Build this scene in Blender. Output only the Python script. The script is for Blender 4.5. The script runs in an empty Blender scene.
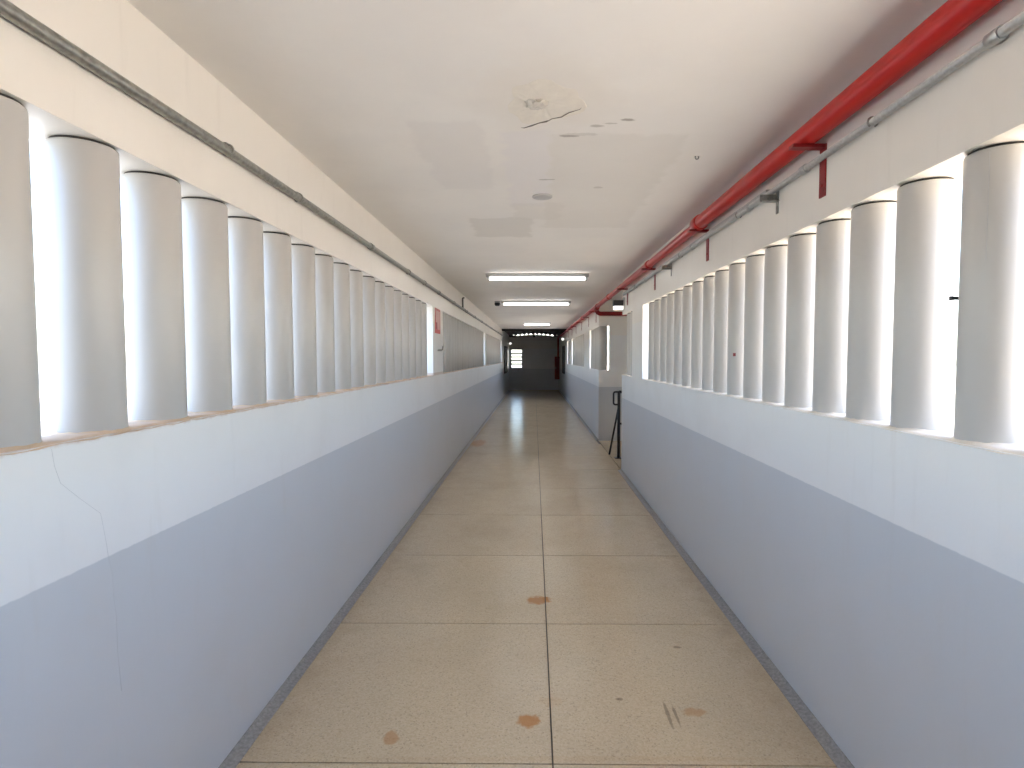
import bpy, bmesh, math, random
from mathutils import Vector, Matrix
random.seed(7)
scene = bpy.context.scene
COL = scene.collection
PI = math.pi

# ------------------------------------------------------------------ camera, sky, sun, exposure
F_PX, EYE = 575.0, 1.60
cd = bpy.data.cameras.new('camera'); cam = bpy.data.objects.new('camera', cd); COL.objects.link(cam)
cd.sensor_width = 36.0; cd.lens = 36.0 * F_PX / 1024.0
cd.shift_x = -22.0 / 1024.0
cd.clip_start = 0.02; cd.clip_end = 500
cam.location = (0, 0, EYE)
cam.rotation_euler = (PI / 2 - math.atan(27.0 / F_PX), 0, 0)
scene.camera = cam

world = bpy.data.worlds.new('sky'); scene.world = world
world.use_nodes = True
wn = world.node_tree
sky = wn.nodes.new('ShaderNodeTexSky'); sky.sky_type = 'NISHITA'
sky.sun_disc = False; sky.sun_elevation = math.radians(79); sky.sun_rotation = math.radians(80)
sky.air_density = 1.0; sky.dust_density = 2.3; sky.altitude = 600
bg = wn.nodes['Background']; bg.inputs['Strength'].default_value = 0.19
wn.links.new(sky.outputs[0], bg.inputs[0])

sl = bpy.data.lights.new('sun', 'SUN'); sun = bpy.data.objects.new('sun', sl); COL.objects.link(sun)
sl.energy = 5.5; sl.angle = math.radians(0.6); sl.color = (1.0, 0.95, 0.87)
sun.location = (6, 0, 12)
sun.rotation_euler = Vector((math.cos(math.radians(79)) * 0.95, math.cos(math.radians(79)) * -0.3, math.sin(math.radians(79)))).to_track_quat('Z', 'Y').to_euler()

vs = scene.view_settings
vs.view_transform = 'Standard'; vs.look = 'None'; vs.gamma = 1.0; vs.use_curve_mapping = False
vs.exposure = 3.05
scene.cycles.diffuse_bounces = 8
scene.cycles.max_bounces = 14
scene.cycles.sample_clamp_indirect = 8.0

# ------------------------------------------------------------------ materials
def new_mat(name):
    m = bpy.data.materials.new(name); m.use_nodes = True
    return m, m.node_tree, m.node_tree.nodes['Principled BSDF']

def N(nt, typ, **kw):
    n = nt.nodes.new(typ)
    for k, v in kw.items(): setattr(n, k, v)
    return n

def val(nt, op, a, b=None, c=None, clamp=False):
    n = N(nt, 'ShaderNodeMath', operation=op, use_clamp=clamp)
    for i, v in enumerate((a, b, c)):
        if v is None: continue
        if isinstance(v, (int, float)): n.inputs[i].default_value = v
        else: nt.links.new(v, n.inputs[i])
    return n.outputs[0]

def mixc(nt, fac, a, b):
    n = N(nt, 'ShaderNodeMix', data_type='RGBA')
    for i, v in ((0, fac), (6, a), (7, b)):
        if isinstance(v, (int, float)): n.inputs[i].default_value = v
        elif isinstance(v, tuple): n.inputs[i].default_value = (*v[:3], 1)
        else: nt.links.new(v, n.inputs[i])
    return n.outputs[2]

def pos(nt):
    g = N(nt, 'ShaderNodeNewGeometry'); s = N(nt, 'ShaderNodeSeparateXYZ')
    nt.links.new(g.outputs['Position'], s.inputs[0])
    return g.outputs['Position'], s.outputs[0], s.outputs[1], s.outputs[2]

def noise(nt, vec, scale, detail=3.0, rough=0.55):
    n = N(nt, 'ShaderNodeTexNoise'); n.inputs['Scale'].default_value = scale
    n.inputs['Detail'].default_value = detail; n.inputs['Roughness'].default_value = rough
    nt.links.new(vec, n.inputs['Vector'])
    return n.outputs[0]

def smooth(nt, v, lo, hi):
    n = N(nt, 'ShaderNodeMapRange', interpolation_type='SMOOTHSTEP')
    nt.links.new(v, n.inputs[0]); n.inputs[1].default_value = lo; n.inputs[2].default_value = hi
    return n.outputs[0]

def ellipse(nt, x, y, nz, cx, cy, rx, ry, amp=0.5, soft=0.25):
    """1 inside a ragged ellipse on the plane, 0 outside"""
    dx = val(nt, 'DIVIDE', val(nt, 'SUBTRACT', x, cx), rx)
    dy = val(nt, 'DIVIDE', val(nt, 'SUBTRACT', y, cy), ry)
    d = val(nt, 'SQRT', val(nt, 'ADD', val(nt, 'MULTIPLY', dx, dx), val(nt, 'MULTIPLY', dy, dy)))
    d = val(nt, 'ADD', d, val(nt, 'MULTIPLY', val(nt, 'SUBTRACT', nz, 0.5), amp * 2))
    return val(nt, 'SUBTRACT', 1.0, smooth(nt, d, 1 - soft, 1 + soft))

def rect(nt, x, y, nz, x0, x1, y0, y1, soft=0.02, amp=0.05):
    w = val(nt, 'MULTIPLY', val(nt, 'SUBTRACT', nz, 0.5), amp * 2)
    xx = val(nt, 'ADD', x, w); yy = val(nt, 'ADD', y, w)
    a = smooth(nt, xx, x0 - soft, x0 + soft); b = val(nt, 'SUBTRACT', 1.0, smooth(nt, xx, x1 - soft, x1 + soft))
    c = smooth(nt, yy, y0 - soft, y0 + soft); d = val(nt, 'SUBTRACT', 1.0, smooth(nt, yy, y1 - soft, y1 + soft))
    return val(nt, 'MULTIPLY', val(nt, 'MULTIPLY', a, b), val(nt, 'MULTIPLY', c, d))

def add_bump(nt, b, h, strength=0.1, dist=0.01):
    n = N(nt, 'ShaderNodeBump'); n.inputs['Strength'].default_value = strength; n.inputs['Distance'].default_value = dist
    nt.links.new(h, n.inputs['Height']); nt.links.new(n.outputs[0], b.inputs['Normal'])

def simple(name, col, rough=0.5, metal=0.0, var=0.12, scale=12.0, bump=0.0, bscale=60.0):
    m, nt, b = new_mat(name)
    P, x, y, z = pos(nt)
    dk = tuple(c * (1 - var) for c in col); lt = tuple(min(1, c * (1 + var)) for c in col)
    nt.links.new(mixc(nt, noise(nt, P, scale), dk, lt), b.inputs['Base Color'])
    b.inputs['Roughness'].default_value = rough; b.inputs['Metallic'].default_value = metal
    if bump: add_bump(nt, b, noise(nt, P, bscale), bump, 0.004)
    return m

def emit(name, col, s):
    m, nt, b = new_mat(name)
    b.inputs['Base Color'].default_value = (*col, 1)
    b.inputs['Emission Color'].default_value = (*col, 1); b.inputs['Emission Strength'].default_value = s
    return m

WHITE = (0.80, 0.795, 0.775); DADO = (0.57, 0.588, 0.602); BOUNCE_CREAM = (0.82, 0.785, 0.72)
def wall_paint(name, dado_z, sill_z=None, stain=0.0):
    m, nt, b = new_mat(name)
    P, x, y, z = pos(nt)
    n1 = noise(nt, P, 2.2, 4); n2 = noise(nt, P, 28, 3)
    line = val(nt, 'ADD', z, val(nt, 'MULTIPLY', val(nt, 'SUBTRACT', n2, 0.5), 0.006))
    up = smooth(nt, line, dado_z - 0.003, dado_z + 0.003)
    c = mixc(nt, up, DADO, WHITE)
    head = smooth(nt, z, 2.0, 2.02)                      # warm bounced light on the lintel, painted into its colour
    c = mixc(nt, head, c, BOUNCE_CREAM)
    c = mixc(nt, val(nt, 'MULTIPLY', smooth(nt, n1, 0.42, 0.75), 0.12), c, (0.52, 0.47, 0.40))
    mp = N(nt, 'ShaderNodeMapping'); mp.inputs['Scale'].default_value = (1, 1, 0.12); nt.links.new(P, mp.inputs[0])
    drip = noise(nt, mp.outputs[0], 14, 4, 0.6)
    c = mixc(nt, val(nt, 'MULTIPLY', smooth(nt, drip, 0.56, 0.8), 0.14), c, (0.50, 0.46, 0.40))
    if sill_z:
        s = val(nt, 'MULTIPLY', smooth(nt, val(nt, 'ADD', z, val(nt, 'MULTIPLY', n2, 0.02)), sill_z - 0.006, sill_z + 0.008),
                val(nt, 'SUBTRACT', 1.0, smooth(nt, z, sill_z + 0.02, sill_z + 0.03)))
        c = mixc(nt, val(nt, 'MULTIPLY', s, stain), c, (0.42, 0.23, 0.11))
    nt.links.new(c, b.inputs['Base Color'])
    b.inputs['Roughness'].default_value = 0.35
    add_bump(nt, b, noise(nt, P, 55, 4), 0.10, 0.004)
    return m

M = {}
M['wall_l'] = wall_paint('painted wall left', 1.032, 1.383, 0.45)
M['wall_r'] = wall_paint('painted wall right', 1.030)
M['wall_b'] = wall_paint('painted end wall', 1.032)
M['column'] = simple('white painted pipe', (0.53, 0.515, 0.49), 0.38, 0, 0.03, 3, 0.05, 30)
M['joint'] = simple('dark joint', (0.06, 0.055, 0.05), 0.9)
M['mortar'] = simple('stained mortar', (0.60, 0.44, 0.30), 0.9, 0, 0.28, 9, 0.4, 80)
M['mortar_pale'] = simple('pale mortar', (0.72, 0.66, 0.57), 0.9, 0, 0.12, 9, 0.4, 80)
M['curb'] = simple('grey granite cove', (0.29, 0.28, 0.26), 0.6, 0, 0.55, 70)
M['grout'] = simple('dark grout', (0.10, 0.08, 0.055), 0.8)
M['galv'] = simple('galvanised steel', (0.52, 0.53, 0.52), 0.40, 0.6, 0.30, 70)
M['galv_dark'] = simple('weathered galvanised steel', (0.31, 0.31, 0.285), 0.36, 0.75, 0.6, 45)
M['red'] = simple('red gloss paint', (0.50, 0.014, 0.011), 0.32, 0, 0.12, 5)
M['red_dark'] = simple('dark red paint', (0.24, 0.007, 0.009), 0.45, 0, 0.1, 8)
M['black'] = simple('black painted steel', (0.018, 0.018, 0.02), 0.45)
M['darkbox'] = simple('dark grey plastic', (0.03, 0.03, 0.032), 0.5)
M['housing'] = simple('white enamelled steel', (0.42, 0.42, 0.41), 0.4)
M['plate'] = simple('grey plastic plate', (0.47, 0.47, 0.47), 0.5)
M['tube'] = emit('lit fluorescent tube', (1.0, 0.985, 0.95), 1.3)
M['lens'] = emit('lit lens', (1.0, 0.98, 0.94), 0.16)
M['wood'] = simple('dark wood', (0.035, 0.028, 0.022), 0.7, 0, 0.3, 15)
M['roof'] = simple('old fibre cement', (0.10, 0.09, 0.08), 0.9, 0, 0.3, 9)
M['slab'] = simple('concrete slab', (0.42, 0.40, 0.37), 0.9, 0, 0.15, 4)
M['ground'] = simple('dry pale earth', (0.46, 0.40, 0.33), 0.95, 0, 0.15, 0.6)
M['yard'] = simple('dimmed left ground', (0.13, 0.13, 0.128), 0.95, 0, 0.15, 0.6)  # unseen left ground, toned dark to dim the light on the left soffits
M['window_metal'] = simple('dark window steel', (0.05, 0.05, 0.05), 0.5)
M['dark_pane'] = simple('dark window pane', (0.03, 0.032, 0.035), 0.6)
M['sign_pale'] = simple('faded sign print', (0.66, 0.42, 0.39), 0.5)
M['plaster'] = simple('crumbling plaster', (0.765, 0.72, 0.64), 0.95, 0, 0.10, 20, 0.6, 60)
M['plaster_grey'] = simple('grey mortar lump', (0.60, 0.57, 0.51), 0.95, 0, 0.3, 40, 0.6, 60)
M['crack_dark'] = simple('broken plaster edge', (0.22, 0.20, 0.17), 0.95)
M['crack'] = simple('grey hairline', (0.56, 0.56, 0.56), 0.9)  # plain grey for the wall crack and the column seam

# thin window glass: clear with a little reflection
m, nt, b = new_mat('window glass')
tr = N(nt, 'ShaderNodeBsdfTransparent'); gl = N(nt, 'ShaderNodeBsdfGlossy'); gl.inputs['Roughness'].default_value = 0.05
mx = N(nt, 'ShaderNodeMixShader'); mx.inputs[0].default_value = 0.08
tr.inputs[0].default_value = (0.93, 0.95, 0.95, 1)
nt.links.new(tr.outputs[0], mx.inputs[1]); nt.links.new(gl.outputs[0], mx.inputs[2])
nt.links.new(mx.outputs[0], nt.nodes['Material Output'].inputs[0]); M['glass'] = m

# terrazzo
m, nt, b = new_mat('beige terrazzo'); M['tile'] = m
P, x, y, z = pos(nt)
n_big = noise(nt, P, 1.3, 5, 0.6); n_mid = noise(nt, P, 9, 4); n_rag = noise(nt, P, 22, 3); n_rag2 = noise(nt, P, 6, 3)
vor = N(nt, 'ShaderNodeTexVoronoi'); vor.inputs['Scale'].default_value = 150; nt.links.new(P, vor.inputs['Vector'])
sepv = N(nt, 'ShaderNodeSeparateColor'); nt.links.new(vor.outputs['Color'], sepv.inputs[0])
c = mixc(nt, sepv.outputs[0], (0.56, 0.45, 0.295), (0.65, 0.54, 0.375))
c = mixc(nt, val(nt, 'MULTIPLY', smooth(nt, sepv.outputs[1], 0.93, 0.95), 0.30), c, (0.20, 0.16, 0.12))
c = mixc(nt, val(nt, 'MULTIPLY', smooth(nt, n_big, 0.40, 0.72), 0.25), c, (0.42, 0.32, 0.20))
c = mixc(nt, val(nt, 'MULTIPLY', smooth(nt, n_mid, 0.50, 0.85), 0.14), c, (0.36, 0.30, 0.22))
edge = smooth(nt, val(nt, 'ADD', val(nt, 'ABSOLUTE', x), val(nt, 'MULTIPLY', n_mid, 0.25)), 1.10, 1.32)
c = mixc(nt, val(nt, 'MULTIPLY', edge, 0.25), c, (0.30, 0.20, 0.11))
for cx, cy, rx, ry, k in ((0.032, 3.72, 0.075, 0.055, 1.0), (-0.022, 2.46, 0.042, 0.045, 1.0), (-0.60, 2.34, 0.030, 0.05, 0.6),
                          (-1.04, 10.65, 0.13, 0.40, 0.7), (0.72, 2.52, 0.05, 0.03, 0.5), (0.08, 2.60, 0.05, 0.04, 0.15),
                          (0.15, 2.22, 0.9, 0.015, 0.10)):
    c = mixc(nt, val(nt, 'MULTIPLY', ellipse(nt, x, y, n_rag, cx, cy, rx, ry, 0.75, 0.25), 0.8 * k), c, (0.45, 0.18, 0.035))
# scuffs of dark rubber
for (cx, cy, rx, ry) in ((0.60, 2.50, 0.008, 0.09), (0.635, 2.50, 0.006, 0.08), (0.79, 3.10, 0.02, 0.012), (0.40, 2.62, 0.016, 0.01)):
    c = mixc(nt, val(nt, 'MULTIPLY', ellipse(nt, x, y, n_rag, cx, cy, rx, ry, 0.9, 0.3), 0.5), c, (0.10, 0.06, 0.04))
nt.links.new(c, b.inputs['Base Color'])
rr = N(nt, 'ShaderNodeMapRange'); nt.links.new(n_rag2, rr.inputs[0]); rr.inputs[3].default_value = 0.12; rr.inputs[4].default_value = 0.30
nt.links.new(rr.outputs[0], b.inputs['Roughness'])
b.inputs['Specular IOR Level'].default_value = 0.45
add_bump(nt, b, n_mid, 0.02, 0.003)

# ceiling paint with retouched patches
m, nt, b = new_mat('ceiling paint'); M['ceiling'] = m
P, x, y, z = pos(nt)
n1 = noise(nt, P, 1.6, 5, 0.6); n2 = noise(nt, P, 6, 4); n3 = noise(nt, P, 30, 3)
c = mixc(nt, smooth(nt, n1, 0.3, 0.7), (0.78, 0.755, 0.72), (0.82, 0.795, 0.755))
for a, k, colr in (((-0.58, -0.24, 2.65, 3.70), 0.26, (0.66, 0.63, 0.62)), ((-0.16, 0.075, 2.75, 4.1), 0.45, (0.75, 0.725, 0.74)),
                   ((-0.50, -0.02, 4.46, 5.15), 0.50, (0.62, 0.595, 0.55)), ((0.080, 0.75, 2.80, 4.80), 0.35, (0.66, 0.63, 0.58)),
                   ((-0.15, 0.2, 4.02, 4.5), 0.35, (0.65, 0.62, 0.58)), ((0.3, 1.0, 5.2, 6.2), 0.2, (0.82, 0.79, 0.74))):
    c = mixc(nt, val(nt, 'MULTIPLY', rect(nt, x, y, n2, *a, soft=0.025, amp=0.09), k), c, colr)
for cx, cy, rx, ry, k in ((0.17, 2.82, 0.045, 0.012, 0.8), (0.29, 2.70, 0.03, 0.014, 0.6), (0.42, 2.63, 0.03, 0.012, 0.9), (0.35, 2.67, 0.03, 0.008, 0.5),
                          (0.07, 3.50, 0.05, 0.012, 0.6), (0.4, 3.66, 0.03, 0.02, 0.4), (0.22, 2.8, 0.09, 0.02, 0.3)):
    c = mixc(nt, val(nt, 'MULTIPLY', ellipse(nt, x, y, n3, cx, cy, rx, ry, 0.8, 0.35), k), c, (0.36, 0.33, 0.29))
for cx, cy, rx, ry, k in ((0.05, 2.42, 0.26, 0.30, 0.22),):
    c = mixc(nt, val(nt, 'MULTIPLY', ellipse(nt, x, y, n2, cx, cy, rx, ry, 0.5, 0.5), k), c, (0.66, 0.58, 0.47))
nt.links.new(c, b.inputs['Base Color']); b.inputs['Roughness'].default_value = 0.7
add_bump(nt, b, n3, 0.12, 0.004)

# ------------------------------------------------------------------ mesh helpers
class MB:
    def __init__(s): s.bm = bmesh.new(); s.smooth = []
    def box(s, x0, x1, y0, y1, z0, z1, rot=None, piv=None):
        vs_ = [s.bm.verts.new(p) for p in ((x0,y0,z0),(x1,y0,z0),(x1,y1,z0),(x0,y1,z0),(x0,y0,z1),(x1,y0,z1),(x1,y1,z1),(x0,y1,z1))]
        for f in ((3,2,1,0),(4,5,6,7),(0,1,5,4),(1,2,6,5),(2,3,7,6),(3,0,4,7)): s.bm.faces.new([vs_[i] for i in f])
        if rot is not None:
            bmesh.ops.transform(s.bm, matrix=Matrix.Translation(piv) @ rot @ Matrix.Translation(-Vector(piv)), verts=vs_)
        return s
    def lathe(s, prof, seg=32, cx=0, cy=0, caps=True):
        rings = []
        for r, z in prof:
            rings.append([s.bm.verts.new((cx + r * math.cos(2*PI*i/seg), cy + r * math.sin(2*PI*i/seg), z)) for i in range(seg)])
        for a, b_ in zip(rings, rings[1:]):
            for i in range(seg):
                f = s.bm.faces.new((a[i], a[(i+1) % seg], b_[(i+1) % seg], b_[i])); f.smooth = True
        if caps:
            s.bm.faces.new(list(reversed(rings[0]))); s.bm.faces.new(rings[-1])
        return s
    def tube(s, pts, r, seg=16, caps=True):
        pts = [Vector(p) for p in pts]; rings = []
        t0 = (pts[1] - pts[0]).normalized()
        up = Vector((0, 0, 1)) if abs(t0.z) < 0.9 else Vector((1, 0, 0))
        u = t0.cross(up).normalized()
        for i, p in enumerate(pts):
            t = ((pts[min(i+1, len(pts)-1)] - pts[max(i-1, 0)])).normalized()
            u = (u - t * u.dot(t)).normalized(); v = t.cross(u)
            rad = r[i] if isinstance(r, (list, tuple)) else r
            rings.append([s.bm.verts.new(p + (u * math.cos(2*PI*k/seg) + v * math.sin(2*PI*k/seg)) * rad) for k in range(seg)])
        for a, b_ in zip(rings, rings[1:]):
            for k in range(seg):
                f = s.bm.faces.new((a[k], a[(k+1) % seg], b_[(k+1) % seg], b_[k])); f.smooth = True
        if caps:
            s.bm.faces.new(list(reversed(rings[0]))); s.bm.faces.new(rings[-1])
        return s
    def prism(s, poly, axis, a0, a1):
        """poly of 2-D points extruded along axis 'y' (points are x,z) or 'x' (points are y,z)"""
        def P3(p, a): return (p[0], a, p[1]) if axis == 'y' else (a, p[0], p[1])
        A = [s.bm.verts.new(P3(p, a0)) for p in poly]; B = [s.bm.verts.new(P3(p, a1)) for p in poly]
        n = len(poly)
        for i in range(n): s.bm.faces.new((A[i], A[(i+1) % n], B[(i+1) % n], B[i]))
        s.bm.faces.new(list(reversed(A))); s.bm.faces.new(B)
        return s
    def mesh(s, name, mat):
        bmesh.ops.recalc_face_normals(s.bm, faces=s.bm.faces)
        me = bpy.data.meshes.new(name); s.bm.to_mesh(me); s.bm.free()
        me.materials.append(mat); return me
    def build(s, name, mat, parent=None, bevel=0.0):
        if bevel: bmesh.ops.bevel(s.bm, geom=list(s.bm.edges), offset=bevel, segments=2, affect='EDGES', profile=0.7)
        return link(name, s.mesh(name, mat), parent)

def link(name, me, parent=None, loc=None):
    o = bpy.data.objects.new(name, me); COL.objects.link(o)
    if loc is not None: o.location = loc
    if parent is not None:
        o.parent = parent
        if me is not None and loc is None: o.matrix_parent_inverse = Matrix.Translation(-Vector(parent.location))
    return o
def tag(o, label, cat, group=None):
    o['label'] = label; o['category'] = cat
    if group: o['group'] = group
    return o
def struct(o, label=None, cat=None):
    o['kind'] = 'structure'
    if label: o['label'] = label; o['category'] = cat
    return o
def thing(name, loc, label, cat, group=None):
    o = bpy.data.objects.new(name, None); COL.objects.link(o); o.location = loc; o.empty_display_size = 0.1
    return tag(o, label, cat, group)
def arc(c, r, a0, a1, plane, n=8):
    out = []
    for i in range(n + 1):
        a = math.radians(a0 + (a1 - a0) * i / n); p = [c[0], c[1], c[2]]
        p[plane[0]] += r * math.cos(a); p[plane[1]] += r * math.sin(a); out.append(tuple(p))
    return out

# ------------------------------------------------------------------ dimensions (metres; x right, y along the corridor, z up)
XL, XR = -1.214, 1.234          # inner wall faces
TH = 0.20                       # wall thickness
SL, SR = 1.380, 1.350           # sill heights
HL, HR = 2.211, 2.189           # lintel undersides
ZC = 2.662                      # ceiling
Y0, YC, YE = -4.0, 21.8, 28.0   # behind the camera, end of the ceiling slab, far wall
YA, YB = 8.06, 10.95            # side passage on the right
PX = 4.2                        # how far the side passage runs

# ground outside
struct(MB().box(-1.0, 90, -70, 130, -0.6, -0.25).build('ground', M['ground']), 'pale sunlit earth outside the right openings', 'ground')
struct(MB().box(-90, -1.0, -70, 130, -0.6, -0.25).build('ground', M['yard']), 'dark grey ground added outside the left openings to dim their soffits', 'ground')

# floor: base slab and terrazzo tiles
fl = MB()
fl.box(XL - TH, XR + TH, Y0, YE + 0.2, -0.3, -0.006)
fl.box(XR + TH, PX, YA - 0.02, YB + 0.02, -0.3, -0.006)
floor = struct(fl.build('floor', M['grout']), 'glossy beige terrazzo floor of large square tiles', 'floor')
CV = 0.050                       # width of the grey cove
JX = 0.074; G = 0.0035; SK = -0.010
def tile(x0, x1, y0, y1, k=1.0):
    bm = bmesh.new()
    q = [(x0 + G, y0 + G), (x1 - G, y0 + G), (x1 - G, y1 - G), (x0 + G, y1 - G)]
    q = [(a, b_ + SK * k * a) for a, b_ in q]
    lo = [bm.verts.new((a, b_, -0.006)) for a, b_ in q]; hi = [bm.verts.new((a, b_, 0.0)) for a, b_ in q]
    bm.faces.new(hi); bm.faces.new(list(reversed(lo)))
    for i in range(4): bm.faces.new((lo[i], lo[(i+1) % 4], hi[(i+1) % 4], hi[i]))
    bmesh.ops.recalc_face_normals(bm, faces=bm.faces)
    me = bpy.data.meshes.new('tile'); bm.to_mesh(me); bm.free(); me.materials.append(M['tile'])
    return link('tile', me, floor)
rows = [2.19 + 1.19 * k for k in range(-3, 22)]
rows[0] = Y0; rows.append(YE)
for a, b_ in zip(rows, rows[1:]):
    tile(XL + CV - 0.012, JX, a, b_)
    if a > YA - 0.3 and b_ < YB + 0.3: tile(JX, XR, a, b_)
    else: tile(JX, XR - CV + 0.012, a, b_)
for a, b_ in ((XR, 2.2), (2.2, 3.2), (3.2, PX)):
    for k in range(3): tile(a, b_, YA + (YB - YA) * k / 3 + 0.02, YA + (YB - YA) * (k + 1) / 3 + 0.02, 0.0)

# ceiling slab (with unseen eaves added on both sides to keep direct sun out) and passage ceiling
ce = MB()
SUN_EAVE = 0.32
ce.box(XL - TH - SUN_EAVE, XR + TH + SUN_EAVE, Y0 - 0.2, YC, ZC, ZC + 0.16)
ce.box(XR + TH + SUN_EAVE, PX + 0.3, YA - 0.4, YB + 0.6, ZC, ZC + 0.16)
ceiling = struct(ce.build('ceiling', M['ceiling']), 'off-white plastered ceiling slab with patched and peeling paint', 'ceiling')

# left wall: parapet, piers, lintel
L_OPEN = ((-0.60, 6.93), (7.68, 14.27), (14.62, 21.55))  # unseen near stretch kept column-free to let daylight onto the near walls
def wall(name, mat, lab, *boxes):
    w = MB()
    for q in boxes: w.box(*q)
    return struct(w.build(name, mat), lab, 'wall')
def piers(name, mat, x0, x1, opens, y0, y1, z0, z1, labs):
    prev = y0; out = []
    for a, b_ in list(opens) + [(y1, None)]:
        if a - prev > 0.01: out.append((prev, a))
        prev = b_
    for i, (a, b_) in enumerate(out): wall(name, mat, labs[min(i, len(labs) - 1)], (x0, x1, a, b_, z0, z1))
wall_left = wall('wall_left', M['wall_l'], 'left corridor parapet, white above and grey-blue below', (XL - TH, XL, Y0, YE, -0.006, SL))
piers('wall_left', M['wall_l'], XL - TH, XL, L_OPEN, Y0, YE, SL, HL,
      ['solid left wall pier behind the viewpoint', 'white left pier carrying the red-bordered sign',
       'slim white left pier between the second and farthest openings', 'left wall of the dark end with a dark window'])
struct(MB().box(XL - TH, XL, Y0, YC, HL, ZC).box(XL - TH, XL, YC, YE, HL, 2.67).build('trim_1', M['wall_l']), 'cream lintel beam above the left openings, carrying a conduit', 'beam')
# right wall in two lengths, either side of the passage
R_OPEN = ((-0.60, 6.56), (7.25, YA))  # same unseen column-free stretch, admitting daylight to the near walls
wall_right = wall('wall_right', M['wall_r'], 'near right corridor parapet with white upper band and grey-blue dado', (XR, XR + TH, Y0, YA, -0.006, SR))
piers('wall_right', M['wall_r'], XR, XR + TH, R_OPEN, Y0, YA, SR, HR,
      ['solid right wall pier behind the viewpoint', 'white right pier at the far end of the near columns'])
struct(MB().box(XR, XR + TH, Y0, YA, HR, ZC).build('trim_2', M['wall_r']), 'cream lintel beam above the near right columns, under the red pipe', 'beam')
R2_OPEN = ((YB, 12.80), (14.20, 18.75), (19.4, 21.3))
wall_right2 = wall('wall_right', M['wall_r'], 'far right corridor parapet beyond the side passage, with grey dado', (XR, XR + TH, YB, YE, -0.006, SR))
piers('wall_right', M['wall_r'], XR, XR + TH, R2_OPEN, YB, YE, SR, HR,
      ['white right pier in the stretch past the side passage', 'farther white right pier before the last columns', 'right wall of the dark end with a dark window'])
struct(MB().box(XR, XR + TH, YB, YC, HR, ZC).box(XR, XR + TH, YC, YE, HR, 2.67).build('trim_3', M['wall_r']), 'lintel beam of the right wall past the side passage', 'beam')
wall('wall_right', M['wall_r'], 'unseen near side wall added to keep sunlight out of the side passage', (XR + TH, PX, YA, YA + 0.15, -0.25, ZC))  # unseen wall added to shield the facing passage wall from sunlight
wall('wall_right', M['wall_r'], 'unseen wall added at the end of the side passage to dim it', (PX - 0.15, PX, YA + 0.15, YB, -0.25, 2.35))  # unseen end wall added, its height set to dim the passage
wall('wall_right', M['wall_r'], 'grey lower wall facing the viewer in the side passage', (XR + TH, PX, YB, YB + 0.15, -0.25, SR))
wall('wall_right', M['wall_r'], 'grey upper wall facing the viewer in the side passage, right of a bright slit', (XR + TH + 0.005, PX, YB + 0.02, YB + 0.15, SR, ZC))

# added wall shutting out skylight behind the camera and far end wall with the louvred window
struct(MB().box(XL - TH, XR + TH, Y0 - 0.15, Y0, -0.006, ZC).build('wall_front', M['wall_b']), 'unseen wall added behind the viewpoint to keep skylight out of the corridor', 'wall')
WX0, WX1, WZ0, WZ1 = -1.125, -0.565, 1.055, 1.975
w = MB()
w.box(XL, WX0, YE, YE + 0.18, -0.006, 2.50); w.box(WX1, XR, YE, YE + 0.18, -0.006, 2.50)
w.box(WX0, WX1, YE, YE + 0.18, -0.006, WZ0); w.box(WX0, WX1, YE, YE + 0.18, WZ1, 2.50)
top = [(XL + (XR - XL) * i / 24, 2.600 + 0.12 * (1 - ((XL + (XR - XL) * i / 24 - 0.01) / 1.3) ** 2) - 0.038) for i in range(25)]
w.prism([(XL, 2.50)] + top + [(XR, 2.50)], 'y', YE, YE + 0.18)
struct(w.build('wall_back', M['wall_b']), 'unlit end wall of the corridor with a small louvred window', 'wall')

# roof over the dark end room: corrugated sheet on wooden beams
bm = bmesh.new(); nx, ny = 150, 2
X0r, X1r = XL - TH - 0.3, XR + TH + 0.3
grid = []
for j in range(ny):
    for t in (0, 1):
        row = []
        for i in range(nx + 1):
            x_ = X0r + (X1r - X0r) * i / nx
            z_ = 2.600 + 0.12 * (1 - (abs(x_ - 0.01) / 1.3) ** 2) + 0.040 * math.sin(2 * PI * x_ / 0.21) + 0.008 * t
            row.append(bm.verts.new((x_, (YC - 0.02) if j == 0 else YE + 0.5, z_)))
        grid.append(row)
for a, b_ in ((0, 2), (3, 1), (1, 0), (2, 3)):
    for i in range(nx):
        f = bm.faces.new((grid[a][i], grid[a][i+1], grid[b_][i+1], grid[b_][i])); f.smooth = True
bmesh.ops.recalc_face_normals(bm, faces=bm.faces)
me = bpy.data.meshes.new('roof'); bm.to_mesh(me); bm.free(); me.materials.append(M['roof'])
roof = struct(link('roof', me), 'dark corrugated sheet roof over the far end room', 'roof')
MB().box(XL, XR, YC + 0.005, YC + 0.12, 2.585, 2.80).build('beam', M['wood'], roof)
MB().box(-0.035, 0.055, YE - 0.05, YE + 0.18, 2.56, 2.72).build('post', M['wood'], roof)
MB().prism([(XL, 2.56), (-0.9, 2.56), (-0.9, 2.655), (XL, 2.655)], 'y', YE, YE + 0.18).build('wall_plate', M['wood'], roof)
MB().prism([(0.95, 2.56), (XR, 2.56), (XR, 2.655), (0.95, 2.655)], 'y', YE, YE + 0.18).build('wall_plate', M['wood'], roof)

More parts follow.
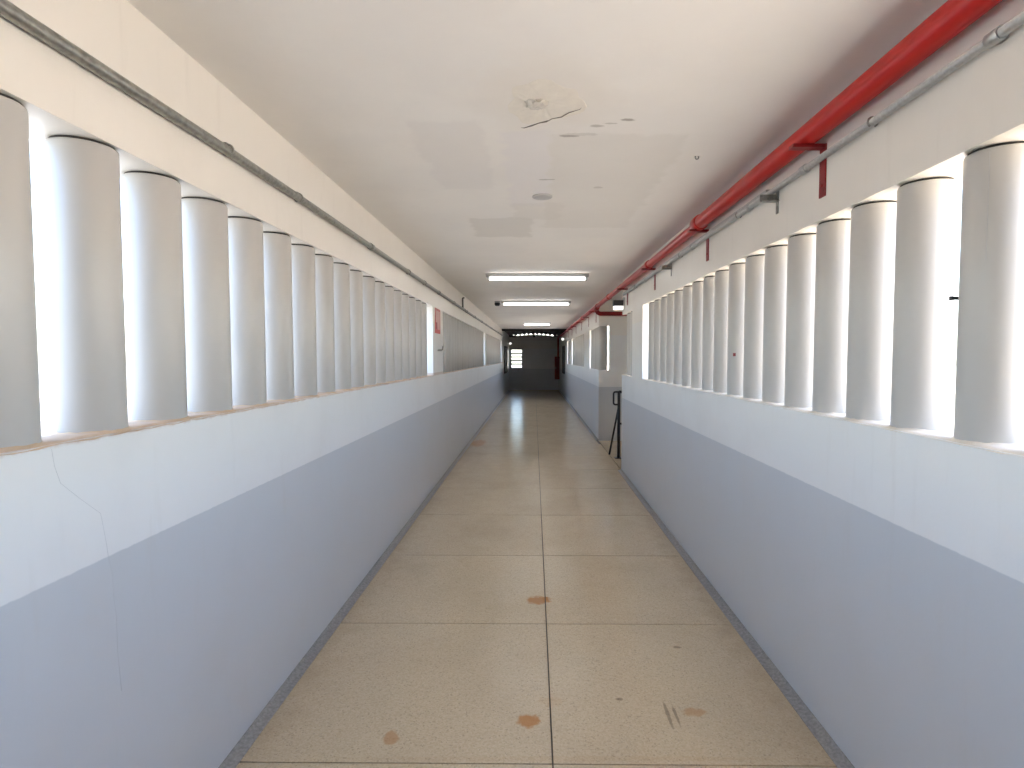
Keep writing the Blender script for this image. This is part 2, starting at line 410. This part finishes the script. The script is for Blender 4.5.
# coves along the foot of the walls
def cove(name, xw, sgn, y0, y1, lab):
    poly = [(xw, -0.004), (xw + sgn * CV, -0.004), (xw + sgn * CV, 0.003), (xw + sgn * 0.028, 0.007), (xw + sgn * 0.012, 0.014), (xw + sgn * 0.005, 0.022), (xw, 0.023)]
    struct(MB().prism(poly, 'y', y0, y1).build(name, M['curb']), lab, 'baseboard')
cove('baseboard_left', XL, 1, Y0, YE, 'grey granite cove along the foot of the left wall')
cove('baseboard_right', XR, -1, Y0, YA, 'grey granite cove along the foot of the near right wall')
cove('baseboard_right', XR, -1, YB, YE, 'grey granite cove along the far right wall past the passage')

# mortar ledges the columns stand in, ragged along the wall edge
def ledge(xw, sgn, y0, y1, z, mat, parent, amp):
    bm = bmesh.new(); n = int((y1 - y0) / 0.035); A = []; B = []; C = []
    for i in range(n + 1):
        y_ = y0 + (y1 - y0) * i / n
        A.append(bm.verts.new((xw + sgn * 0.13, y_, z + 0.004)))
        B.append(bm.verts.new((xw + sgn * 0.012, y_, z + 0.004 + 0.4 * amp * random.random())))
        C.append(bm.verts.new((xw - sgn * (0.001 + 0.004 * random.random()), y_, z - 0.002 - 0.7 * amp * random.random())))
    for i in range(n):
        bm.faces.new((A[i], A[i+1], B[i+1], B[i])); f = bm.faces.new((B[i], B[i+1], C[i+1], C[i])); f.smooth = True
    me = bpy.data.meshes.new('sill_mortar'); bm.to_mesh(me); bm.free(); me.materials.append(mat)
    return link('sill_mortar', me, parent)
for a, b_ in L_OPEN: ledge(XL, -1, a, b_, SL, M['mortar'], wall_left, 0.008)
for a, b_ in ((-0.6, 6.56), (7.25, YA)): ledge(XR, 1, a, b_, SR, M['mortar_pale'], wall_right, 0.004)
ledge(XR, 1, 14.2, 18.75, SR, M['mortar_pale'], wall_right2, 0.004)

# crack running down the left parapet
def px_left(x, y):
    zc = F_PX * -XL / (534 - x); drop = (y - 357) * zc / F_PX
    return Vector((XL, zc - drop * 0.047, EYE - drop))
pts = [px_left(*p) for p in ((52, 449), (55, 466), (61, 483), (80, 498), (101, 513), (104, 528), (107, 544), (109, 558), (113, 574), (114, 595), (117, 617), (118, 650), (122, 690))]
MB().tube([p + Vector((0.0002, 0, 0)) for p in pts], [0.0004] * (len(pts) - 1) + [0.0004], 5).build('crack', M['crack'], wall_left)
px0 = px_left(82, 505); 
# ceiling: broken plaster, cover plate, hook
bm = bmesh.new(); n = 44; ring0, ring1, ring2 = [], [], []
pc = Vector((0.045, 2.46, ZC))
for i in range(n):
    a = 2 * PI * i / n
    k = 1 + 0.10 * math.sin(3 * a + 1) + 0.07 * math.sin(7 * a) + 0.06 * random.random()
    far = max(0, math.sin(a + 0.25))
    ex, ey = math.cos(a) * 0.155 * k, math.sin(a) * 0.185 * k
    if math.sin(a) > 0.2: ey = min(ey, 0.165 - 0.45 * (ex + 0.02) + 0.008 * random.random())
    ring0.append(bm.verts.new(pc + Vector((ex, ey, 0.001))))
    ring1.append(bm.verts.new(pc + Vector((ex * 0.985, ey * 0.985, -0.001 - 0.011 * far))))
    ring2.append(bm.verts.new(pc + Vector((ex * 0.6, ey * 0.6, -0.004 - 0.004 * random.random()))))
cv_ = bm.verts.new(pc + Vector((0, 0, -0.004)))
for i in range(n):
    j = (i + 1) % n
    bm.faces.new((ring0[i], ring0[j], ring1[j], ring1[i])); bm.faces.new((ring1[i], ring1[j], ring2[j], ring2[i])); bm.faces.new((ring2[i], ring2[j], cv_))
bmesh.ops.recalc_face_normals(bm, faces=bm.faces)
me = bpy.data.meshes.new('plaster_patch'); bm.to_mesh(me); bm.free(); me.materials.append(M['plaster'])
link('plaster_patch', me, ceiling)
cr = [(-0.060, 2.690), (-0.045, 2.694), (-0.01, 2.668), (0.02, 2.640), (0.055, 2.622), (0.08, 2.590), (0.12, 2.572), (0.15, 2.530), (0.195, 2.495), (0.20, 2.48)]
MB().tube([(a, b_, ZC - 0.011) for a, b_ in cr], [0.0006, 0.0016, 0.003, 0.002, 0.0035, 0.002, 0.003, 0.0022, 0.001, 0.0006], 6).build('crack', M['crack_dark'], ceiling)
bm = bmesh.new(); bmesh.ops.create_icosphere(bm, subdivisions=3, radius=0.045)
for v in bm.verts:
    v.co.z *= 0.42; v.co *= 1 + 0.5 * (random.random() - 0.5)
    v.co += pc + Vector((-0.035, -0.01, -0.006))
me = bpy.data.meshes.new('mortar_lump'); bm.to_mesh(me); bm.free(); me.materials.append(M['plaster_grey'])
link('mortar_lump', me, ceiling)
cp = MB().lathe([(0.066, ZC), (0.066, ZC - 0.006), (0.060, ZC - 0.009), (0.02, ZC - 0.010)], 32, 0.055, 3.86).build('cover_plate', M['plate'])
tag(cp, 'round grey cover plate on the ceiling before the first lamp', 'cover plate')
hk = MB().tube([(0.855, 3.10, ZC), (0.855, 3.10, ZC - 0.004)] + arc((0.863, 3.10, ZC - 0.006), 0.009, 180, 400, (0, 2)), 0.0032, 8).build('ceiling_hook', M['galv_dark'])
tag(hk, 'small metal hook in the ceiling near the red pipe', 'hook')

# ------------------------------------------------------------------ columns
ORD = ['first', 'second', 'third', 'fourth', 'fifth', 'sixth', 'seventh', 'eighth', 'ninth', 'tenth', 'eleventh', 'twelfth', 'thirteenth', 'fourteenth',
       'fifteenth', 'sixteenth', 'seventeenth', 'eighteenth', 'nineteenth', 'twentieth', 'twenty-first', 'twenty-second', 'twenty-third', 'twenty-fourth']
R = 0.086
def shaft_mesh(h): return MB().lathe([(R - 0.003, 0.003), (R, 0.008), (R, h - 0.013), (R - 0.002, h - 0.008)], 40).mesh('shaft', M['column'])
def joint_mesh(h): return MB().lathe([(R - 0.009, h - 0.009), (R - 0.009, h)], 32).mesh('top_joint', M['joint'])
def base_mesh(seed, mat):
    rnd = random.Random(seed); bm = bmesh.new(); seg = 32; A, B, C = [], [], []
    for i in range(seg):
        a = 2 * PI * i / seg
        r1 = R + 0.006 + 0.008 * rnd.random(); z1 = 0.006 + 0.004 * rnd.random()
        A.append(bm.verts.new((math.cos(a) * r1, math.sin(a) * r1, 0.0)))
        B.append(bm.verts.new((math.cos(a) * (R + 0.002), math.sin(a) * (R + 0.002), z1)))
        C.append(bm.verts.new((math.cos(a) * (R - 0.004), math.sin(a) * (R - 0.004), z1 + 0.001)))
    for i in range(seg):
        j = (i + 1) % seg
        for p, q in ((A, B), (B, C)):
            f = bm.faces.new((p[i], p[j], q[j], q[i])); f.smooth = True
    me = bpy.data.meshes.new('base_mortar'); bm.to_mesh(me); bm.free(); me.materials.append(mat); return me
def far_mesh(h): return MB().lathe([(R, 0.0), (R, h - 0.010), (R - 0.012, h - 0.009), (R - 0.012, h)], 24).mesh('upright_pipe', M['column'])
sets = {}
for side, h, mt in (('l', HL - SL, M['mortar']), ('r', HR - SR, M['mortar_pale'])):
    sets[side] = (shaft_mesh(h), joint_mesh(h), [base_mesh(k, mt) for k in range(4)], far_mesh(h))
def column(side, y, label, group, near=True):
    x_, z_ = (-1.306, SL) if side == 'l' else (1.334, SR)
    x_ += random.uniform(-0.003, 0.003) if near else random.uniform(-0.010, 0.006)
    sh, jo, ba, fa = sets[side]
    if not near:
        o = link('upright_pipe', fa, None, (x_, y, z_)); return tag(o, label, 'pipe', group)
    t = thing('upright_pipe', (x_, y, z_), label, 'pipe', group)
    link('shaft', sh, t, (0, 0, 0)).rotation_euler.z = random.uniform(0, 6)
    link('top_joint', jo, t, (0, 0, 0))
    link('base_mortar', random.choice(ba), t, (0, 0, 0)).rotation_euler.z = random.uniform(0, 6)
    return t
GN_L, GN_R = 'columns of the near left opening', 'columns of the near right opening'
for k in range(-1, 18):
    y = 1.386 + 0.3045 * k
    lab = ('white round pipe column just outside the left picture edge' if k < 0 else
           'white round pipe column in the near left opening, %s from the camera' % ORD[k])
    column('l', y, lab, GN_L)
right_cols = []
for k in range(-1, 17):
    y = 1.675 if k == 0 else 1.680 + 0.287 * k + max(0.004, 0.022 - 0.003 * max(k, 0))
    lab = ('white round pipe column just outside the right picture edge' if k < 0 else
           'white round pipe column in the near right opening, %s from the camera' % ORD[k])
    right_cols.append(column('r', y, lab, GN_R))
for k, y in enumerate((7.46, 7.75)):
    column('r', y, ('white round column just past the right pier, before the side passage' if k == 0 else
                    'white round column at the very end of the near right wall by the passage'), 'columns between right pier and passage')
for k in range(21):
    column('l', 7.93 + 0.3045 * k, 'grey-white column in the second left opening, %s past the red-framed sign' % ORD[k], 'columns of the second left opening', False)
for k in range(22):
    column('l', 14.85 + 0.3045 * k, 'pale column in the farthest left opening, %s of its row from the camera' % ORD[k], 'columns of the farthest left opening', False)
for k in range(6):
    column('r', 11.08 + 0.287 * k, 'grey-white column just past the side passage on the right, %s from the corner' % ORD[k], 'columns past the side passage', False)
for k in range(15):
    column('r', 14.45 + 0.287 * k, 'pale column in the far right opening, %s past the white pier' % ORD[k], 'columns of the far right opening', False)
for k in range(6):
    column('r', 19.62 + 0.287 * k, 'pale column in the last right opening before the dark end, %s of its row' % ORD[k], 'columns of the last right opening', False)
# seam and marks on particular right-hand columns
cA, cH = right_cols[1], right_cols[8]
def on_col(c, name, ang, z0, z1, half, mat):
    u = Vector((math.cos(ang), math.sin(ang), 0)); v = Vector((-u.y, u.x, 0))
    bm = bmesh.new(); vsx = []
    for dz in (z0, z1):
        for s_, rr_ in ((-half, R - 0.004), (half, R - 0.004), (half, R + 0.0012), (-half, R + 0.0012)):
            vsx.append(bm.verts.new(u * rr_ + v * s_ + Vector((0, 0, dz))))
    for f in ((0,1,2,3),(7,6,5,4),(0,4,5,1),(1,5,6,2),(2,6,7,3),(3,7,4,0)): bm.faces.new([vsx[i] for i in f])
    bmesh.ops.recalc_face_normals(bm, faces=bm.faces)
    me = bpy.data.meshes.new(name); bm.to_mesh(me); bm.free(); me.materials.append(mat)
    o = link(name, me, c, (0, 0, 0)); return o
on_col(cA, 'seam', math.radians(-144), 0.52, 0.82, 0.0007, M['crack'])
on_col(cH, 'red_mark', math.radians(-140), 0.255, 0.275, 0.009, M['red_dark'])
clip = MB().box(-0.016, 0.012, -0.004, 0.004, -0.005, 0.005).box(-0.018, -0.012, -0.006, 0.006, -0.006, 0.006)
co = clip.build('clip', M['darkbox'], None); co.parent = cA; co.location = (-0.074, 0.052, 0.425); co['label'] = 'small black clip'

# ------------------------------------------------------------------ pipes and conduits
# red fire main on the right
RX, RZ, RR = 1.168, 2.545, 0.046
fp = thing('fire_pipe', (RX, 0, RZ), 'red painted fire water pipe along the top of the right wall', 'pipe')
MB().tube([(RX, Y0, RZ), (RX, 4.16, RZ), (RX, 4.24, RZ - 0.010), (RX, YE - 0.10, RZ - 0.010)], [RR, RR, 0.036, 0.036], 24).build('main_pipe', M['red'], fp)
MB().tube([(RX, YE - 0.10, RZ + 0.005), (RX, YE - 0.10, 1.62)], 0.036, 16).build('drop_pipe', M['red'], fp)
for y, rc, dz in ((4.12, RR, 0), (5.9, 0.036, -0.010), (9.0, 0.036, -0.010), (10.62, 0.036, -0.010), (13.9, 0.036, -0.010), (17.8, 0.036, -0.010)):
    MB().tube([(RX, y - 0.06, RZ + dz), (RX, y - 0.05, RZ + dz), (RX, y + 0.05, RZ + dz), (RX, y + 0.06, RZ + dz)], [rc + 0.002, rc + 0.008, rc + 0.008, rc + 0.002], 24).build('coupling', M['red'], fp)
br = [(RX, 10.62, RZ - 0.03), (RX, 10.70, RZ - 0.05)] + arc((RX + 0.08, 10.80, RZ - 0.055), 0.08, 180, 270, (0, 2), 6) + [(PX - 0.4, 10.86, RZ - 0.135)]
tag(MB().tube(br, 0.040, 16).build('branch_pipe', M['red_dark']), 'red branch pipe bending off the fire main into the side passage', 'pipe')
for y in (2.49, 4.12, 5.90, 7.62, 11.45, 13.0, 14.9, 16.9, 18.7, 20.5):
    b_ = MB()
    b_.box(RX - 0.075, XR, y - 0.022, y + 0.022, RZ - RR - 0.014, RZ - RR)                 # arm under the pipe
    b_.box(XR - 0.006, XR, y - 0.025, y + 0.025, 2.282, RZ - RR)                           # strip down the wall
    ob = b_.build('bracket', M['red_dark'], fp)
    MB().tube([(XR - 0.011, y, 2.33), (XR - 0.003, y, 2.33)], 0.007, 8).build('bolt', M['red_dark'], ob)

# galvanised conduit on the right, with steel angle supports
CX, CZ = XR - 0.022, 2.440
gc = thing('steel_conduit', (CX, 0, CZ), 'thin galvanised conduit under the red pipe on the right wall', 'conduit')
MB().tube([(CX, Y0, CZ), (CX, 7.82, CZ)], 0.0145, 16).build('tube', M['galv'], gc)
MB().box(CX - 0.010, XR - 0.007, 3.02, 7.80, CZ + 0.012, CZ + 0.026).build('rail', M['galv'], gc)
for y in (1.55, 2.62, 3.28, 4.45, 6.3):
    MB().tube([(CX, y - 0.022, CZ), (CX, y + 0.022, CZ)], 0.019, 16).build('coupling', M['galv'], gc)
for y in (2.1, 3.45, 4.8, 6.9):
    MB().tube(arc((CX, y, CZ), 0.0175, -60, 240, (0, 2), 12), 0.004, 6).build('clamp', M['galv_dark'], gc)
for y in (2.95, 5.2):
    b_ = MB()
    b_.box(XR - 0.085, XR, y - 0.020, y + 0.020, CZ - 0.055, CZ - 0.050)
    b_.box(XR - 0.085, XR, y + 0.016, y + 0.020, CZ - 0.052, CZ - 0.015)
    b_.box(XR - 0.005, XR, y - 0.012, y + 0.012, CZ - 0.115, CZ + 0.03)
    ob = b_.build('support', M['galv_dark'], gc)
    MB().tube([(XR - 0.05, y, CZ - 0.052), (XR - 0.05, y, CZ - 0.030)], 0.006, 8).build('bolt', M['galv_dark'], ob)

# conduit on the left
LX, LZ = XL + 0.022, 2.405
lc = thing('steel_conduit', (LX, 0, LZ), 'weathered galvanised conduit running along the left lintel', 'conduit')
MB().tube([(LX, Y0, LZ - 0.03), (LX, 1.0, LZ - 0.026), (LX, 1.6, LZ - 0.016), (LX, 2.3, LZ - 0.004), (LX, 3.0, LZ), (LX, 21.7, LZ)], 0.0185, 18).build('tube', M['galv_dark'], lc)
for y in (4.25, 7.25, 10.2, 13.2, 16.2, 19.2):
    MB().tube([(LX, y - 0.035, LZ), (LX, y + 0.035, LZ)], 0.0235, 18).build('coupling', M['galv_dark'], lc)
for y in (2.28, 2.95, 5.5, 6.3, 8.6, 9.9, 11.6, 14.4):
    o = MB().tube(arc((LX, y, LZ), 0.0205, -70, 250, (0, 2), 14), 0.005, 6).build('clamp', M['galv_dark'], lc)
    MB().box(XL, LX, y - 0.011, y + 0.011, LZ + 0.017, LZ + 0.027).build('clamp_foot', M['galv_dark'], o)
MB().tube([(XL + 0.012, 9.75, LZ + 0.015), (XL + 0.012, 9.75, LZ + 0.17)] + arc((XL + 0.032, 9.75, LZ + 0.17), 0.02, 180, 60, (0, 2), 5), 0.016, 8).build('hanger', M['galv_dark'], lc)

# ------------------------------------------------------------------ lamps
def batten(y, x0, x1, rz, lab, tube_r=0.017):
    cxm = (x0 + x1) / 2; hl = (x1 - x0) / 2
    t = thing('fluorescent_lamp', (cxm, y, ZC), lab, 'lamp', 'ceiling battens'); t.rotation_euler.z = rz
    def add(mb, n, m_, par=t):
        o = link(n, mb.mesh(n, m_), par, (0, 0, 0)); return o
    h = MB().prism([(-0.062, 0), (-0.062, -0.010), (-0.028, -0.040), (0.028, -0.040), (0.062, -0.010), (0.062, 0)], 'x', -hl, hl)
    add(h, 'housing', M['housing'])
    tb = add(MB().tube([(-hl + 0.045, -0.008, -0.062), (hl - 0.045, -0.008, -0.062)], tube_r, 16), 'tube', M['tube'])
    for s_ in (-1, 1):
        a, b_ = sorted((s_ * (hl - 0.045), s_ * (hl - 0.022)))
        add(MB().box(a, b_, -0.045, 0.045, -0.082, -0.036), 'socket', M['housing'])
    return t
batten(7.42, -0.615, 0.70, 0, 'nearest lit fluorescent batten across the ceiling')
batten(10.95, -0.62, 0.70, 0, 'second lit fluorescent batten, beyond the nearest one')
batten(17.9, -0.34, 0.52, -0.05, 'small farthest lit fluorescent batten near the dark end')

sd = thing('ceiling_sensor', (-0.70, 11.05, ZC), 'small dark sensor on the ceiling left of second lamp', 'sensor')
link('base', MB().lathe([(0.055, 0), (0.055, -0.02), (0.04, -0.03)], 20).mesh('base', M['plate']), sd, (0, 0, 0))
link('head', MB().lathe([(0.05, -0.028), (0.055, -0.06), (0.035, -0.085)], 20).mesh('head', M['darkbox']), sd, (0, 0, 0))

el = thing('emergency_light', (XR, 7.9, 2.245), 'emergency light with dark body and glowing lens at right lintel end', 'lamp')
link('body', MB().box(-0.155, 0, -0.05, 0.05, 0.050, 0.125).mesh('body', M['darkbox']), el, (0, 0, 0))
link('lens', MB().box(-0.145, -0.02, -0.045, 0.045, 0.0, 0.050).mesh('lens', M['lens']), el, (0, 0, 0))
link('back_plate', MB().box(-0.02, 0, -0.055, 0.055, -0.005, 0.165).mesh('back_plate', M['galv']), el, (0, 0, 0))

def globe(loc, sx, lab):
    t = thing('wall_lamp', loc, lab, 'lamp')
    link('arm', MB().tube([(0, 0, 0), (sx * 0.07, 0, 0)], 0.018, 10).mesh('arm', M['housing']), t, (0, 0, 0))
    bm = bmesh.new(); bmesh.ops.create_uvsphere(bm, u_segments=20, v_segments=12, radius=0.055)
    for f in bm.faces: f.smooth = True
    for v in bm.verts: v.co.x += sx * 0.11
    me = bpy.data.meshes.new('globe'); bm.to_mesh(me); bm.free(); me.materials.append(M['lens'])
    link('globe', me, t, (0, 0, 0))
globe((XL, 26.9, 2.23), 1, 'small white globe lamp on the left wall of the dark end')
globe((XR, 22.6, 2.30), -1, 'small white globe lamp on the right wall of the dark end')

# ------------------------------------------------------------------ sign, hook, handrail, cabinet, windows
sg = thing('safety_sign', (XL, 7.26, 2.05), 'small rectangular sign with a red border on the left pier', 'sign')
link('plate', MB().box(0, 0.004, -0.19, 0.19, -0.155, 0.155).mesh('plate', M['red']), sg, (0, 0, 0))
link('print', MB().box(0.004, 0.0055, -0.125, 0.145, -0.105, 0.125).mesh('print', M['sign_pale']), sg, (0, 0, 0))
link('symbol', MB().box(0.0055, 0.0065, -0.125, -0.055, -0.105, -0.02).mesh('symbol', M['red_dark']), sg, (0, 0, 0))
wh = MB().tube([(XL, 7.30, 1.69), (XL + 0.05, 7.32, 1.69), (XL + 0.055, 7.33, 1.735)], 0.008, 8).box(XL, XL + 0.006, 7.26, 7.55, 1.675, 1.69).build('wall_hook', M['galv_dark'])
tag(wh, 'small grey metal hook on the pier below the sign', 'hook')

hr = thing('handrail', (1.34, 9.05, 0), 'black tubular handrail at the side passage opening', 'handrail')
def hadd(n, mb): return link(n, mb.mesh(n, M['black']), hr, (0, 0, 0))
hadd('post', MB().tube([(0, 0, 0), (0, 0, 1.06)], 0.024, 14))
hadd('rail', MB().tube([(0, 0, 1.05), (1.9, 0, 0.98)], 0.022, 14))
hadd('end_loop', MB().tube([(0, 0, 1.05), (-0.05, 0, 1.05)] + arc((-0.055, 0, 1.02), 0.03, 90, 180, (0, 2), 5) + [(-0.085, 0, 0.90)] + arc((-0.055, 0, 0.88), 0.03, 180, 270, (0, 2), 5) + [(0, 0, 0.85)], 0.014, 12))
hadd('brace', MB().tube([(-0.10, 0.35, 0.0), (-0.005, 0.01, 0.80)], 0.016, 12))
hadd('lower_rail', MB().tube([(0, 0, 0.55), (1.9, 0, 0.48)], 0.016, 12))
hadd('base_plate', MB().box(-0.06, 0.06, -0.06, 0.06, 0.0, 0.008))
hadd('post', MB().tube([(1.86, 0, 0), (1.86, 0, 0.98)], 0.024, 14))

hc = thing('fire_hose_cabinet', (RX - 0.0, YE, 0.52), 'tall red fire hose cabinet at the right of the end wall', 'cabinet')
link('body', MB().box(-0.16, 0.062, -0.20, 0, 0, 1.10).mesh('body', M['red_dark']), hc, (0, 0, 0))
dr = link('door', MB().box(-0.15, 0.055, -0.215, -0.20, 0.02, 1.08).mesh('door', M['red_dark']), hc, (0, 0, 0))
link('handle', MB().box(-0.13, -0.11, -0.235, -0.215, 0.5, 0.6).mesh('handle', M['galv']), dr, (0, 0, 0))

wd = thing('window_1', ((WX0 + WX1) / 2, YE + 0.06, WZ0), 'small bright louvred window in the dark end wall', 'window'); wd['kind'] = 'structure'
hw = (WX1 - WX0) / 2; hh = WZ1 - WZ0
f_ = MB()
f_.box(-hw, -hw + 0.03, -0.03, 0.03, 0, hh).box(hw - 0.03, hw, -0.03, 0.03, 0, hh).box(-hw, hw, -0.03, 0.03, 0, 0.03).box(-hw, hw, -0.03, 0.03, hh - 0.03, hh)
link('frame', f_.mesh('frame', M['window_metal']), wd, (0, 0, 0))
for k in range(5):
    z0 = 0.03 + (hh - 0.06) * k / 5; z1 = 0.03 + (hh - 0.06) * (k + 1) / 5
    link('pane', MB().box(-hw + 0.03, hw - 0.03, -0.003, 0.003, z0 + 0.012, z1 - 0.012).mesh('pane', M['glass']), wd, (0, 0, 0))
    if k: link('bar', MB().box(-hw + 0.03, hw - 0.03, -0.035, 0.02, z0 - 0.03, z0 + 0.03).mesh('bar', M['window_metal']), wd, (0, 0, 0))
def dark_window(name, x, sx, y0, y1, z0, z1, lab):
    t = thing(name, (x, (y0 + y1) / 2, z0), lab, 'window'); t['kind'] = 'structure'
    h = (y1 - y0) / 2; H = z1 - z0
    def bx(a0, a1, b0, b1, c0, c1): a0, a1 = sorted((sx * a0, sx * a1)); return (a0, a1, b0, b1, c0, c1)
    f = MB()
    f.box(*bx(0, .03, -h, -h + .05, 0, H)).box(*bx(0, .03, h - .05, h, 0, H)).box(*bx(0, .03, -h, h, 0, .05)).box(*bx(0, .03, -h, h, H - .05, H))
    link('frame', f.mesh('frame', M['wood']), t, (0, 0, 0))
    for k in range(2):
        a = -h + .05 + (2 * h - .1) * k / 2; b_ = a + (2 * h - .1) / 2
        link('pane', MB().box(*bx(0, .012, a + .01, b_ - .01, .05, H - .05)).mesh('pane', M['dark_pane']), t, (0, 0, 0))
    return t
dark_window('window_2', XL, 1, 23.4, 25.8, 0.92, 2.05, 'dark framed window on the left wall near the end')
dark_window('window_3', XR, -1, 22.9, 24.6, 0.92, 2.05, 'dark framed window on the right wall near the end')
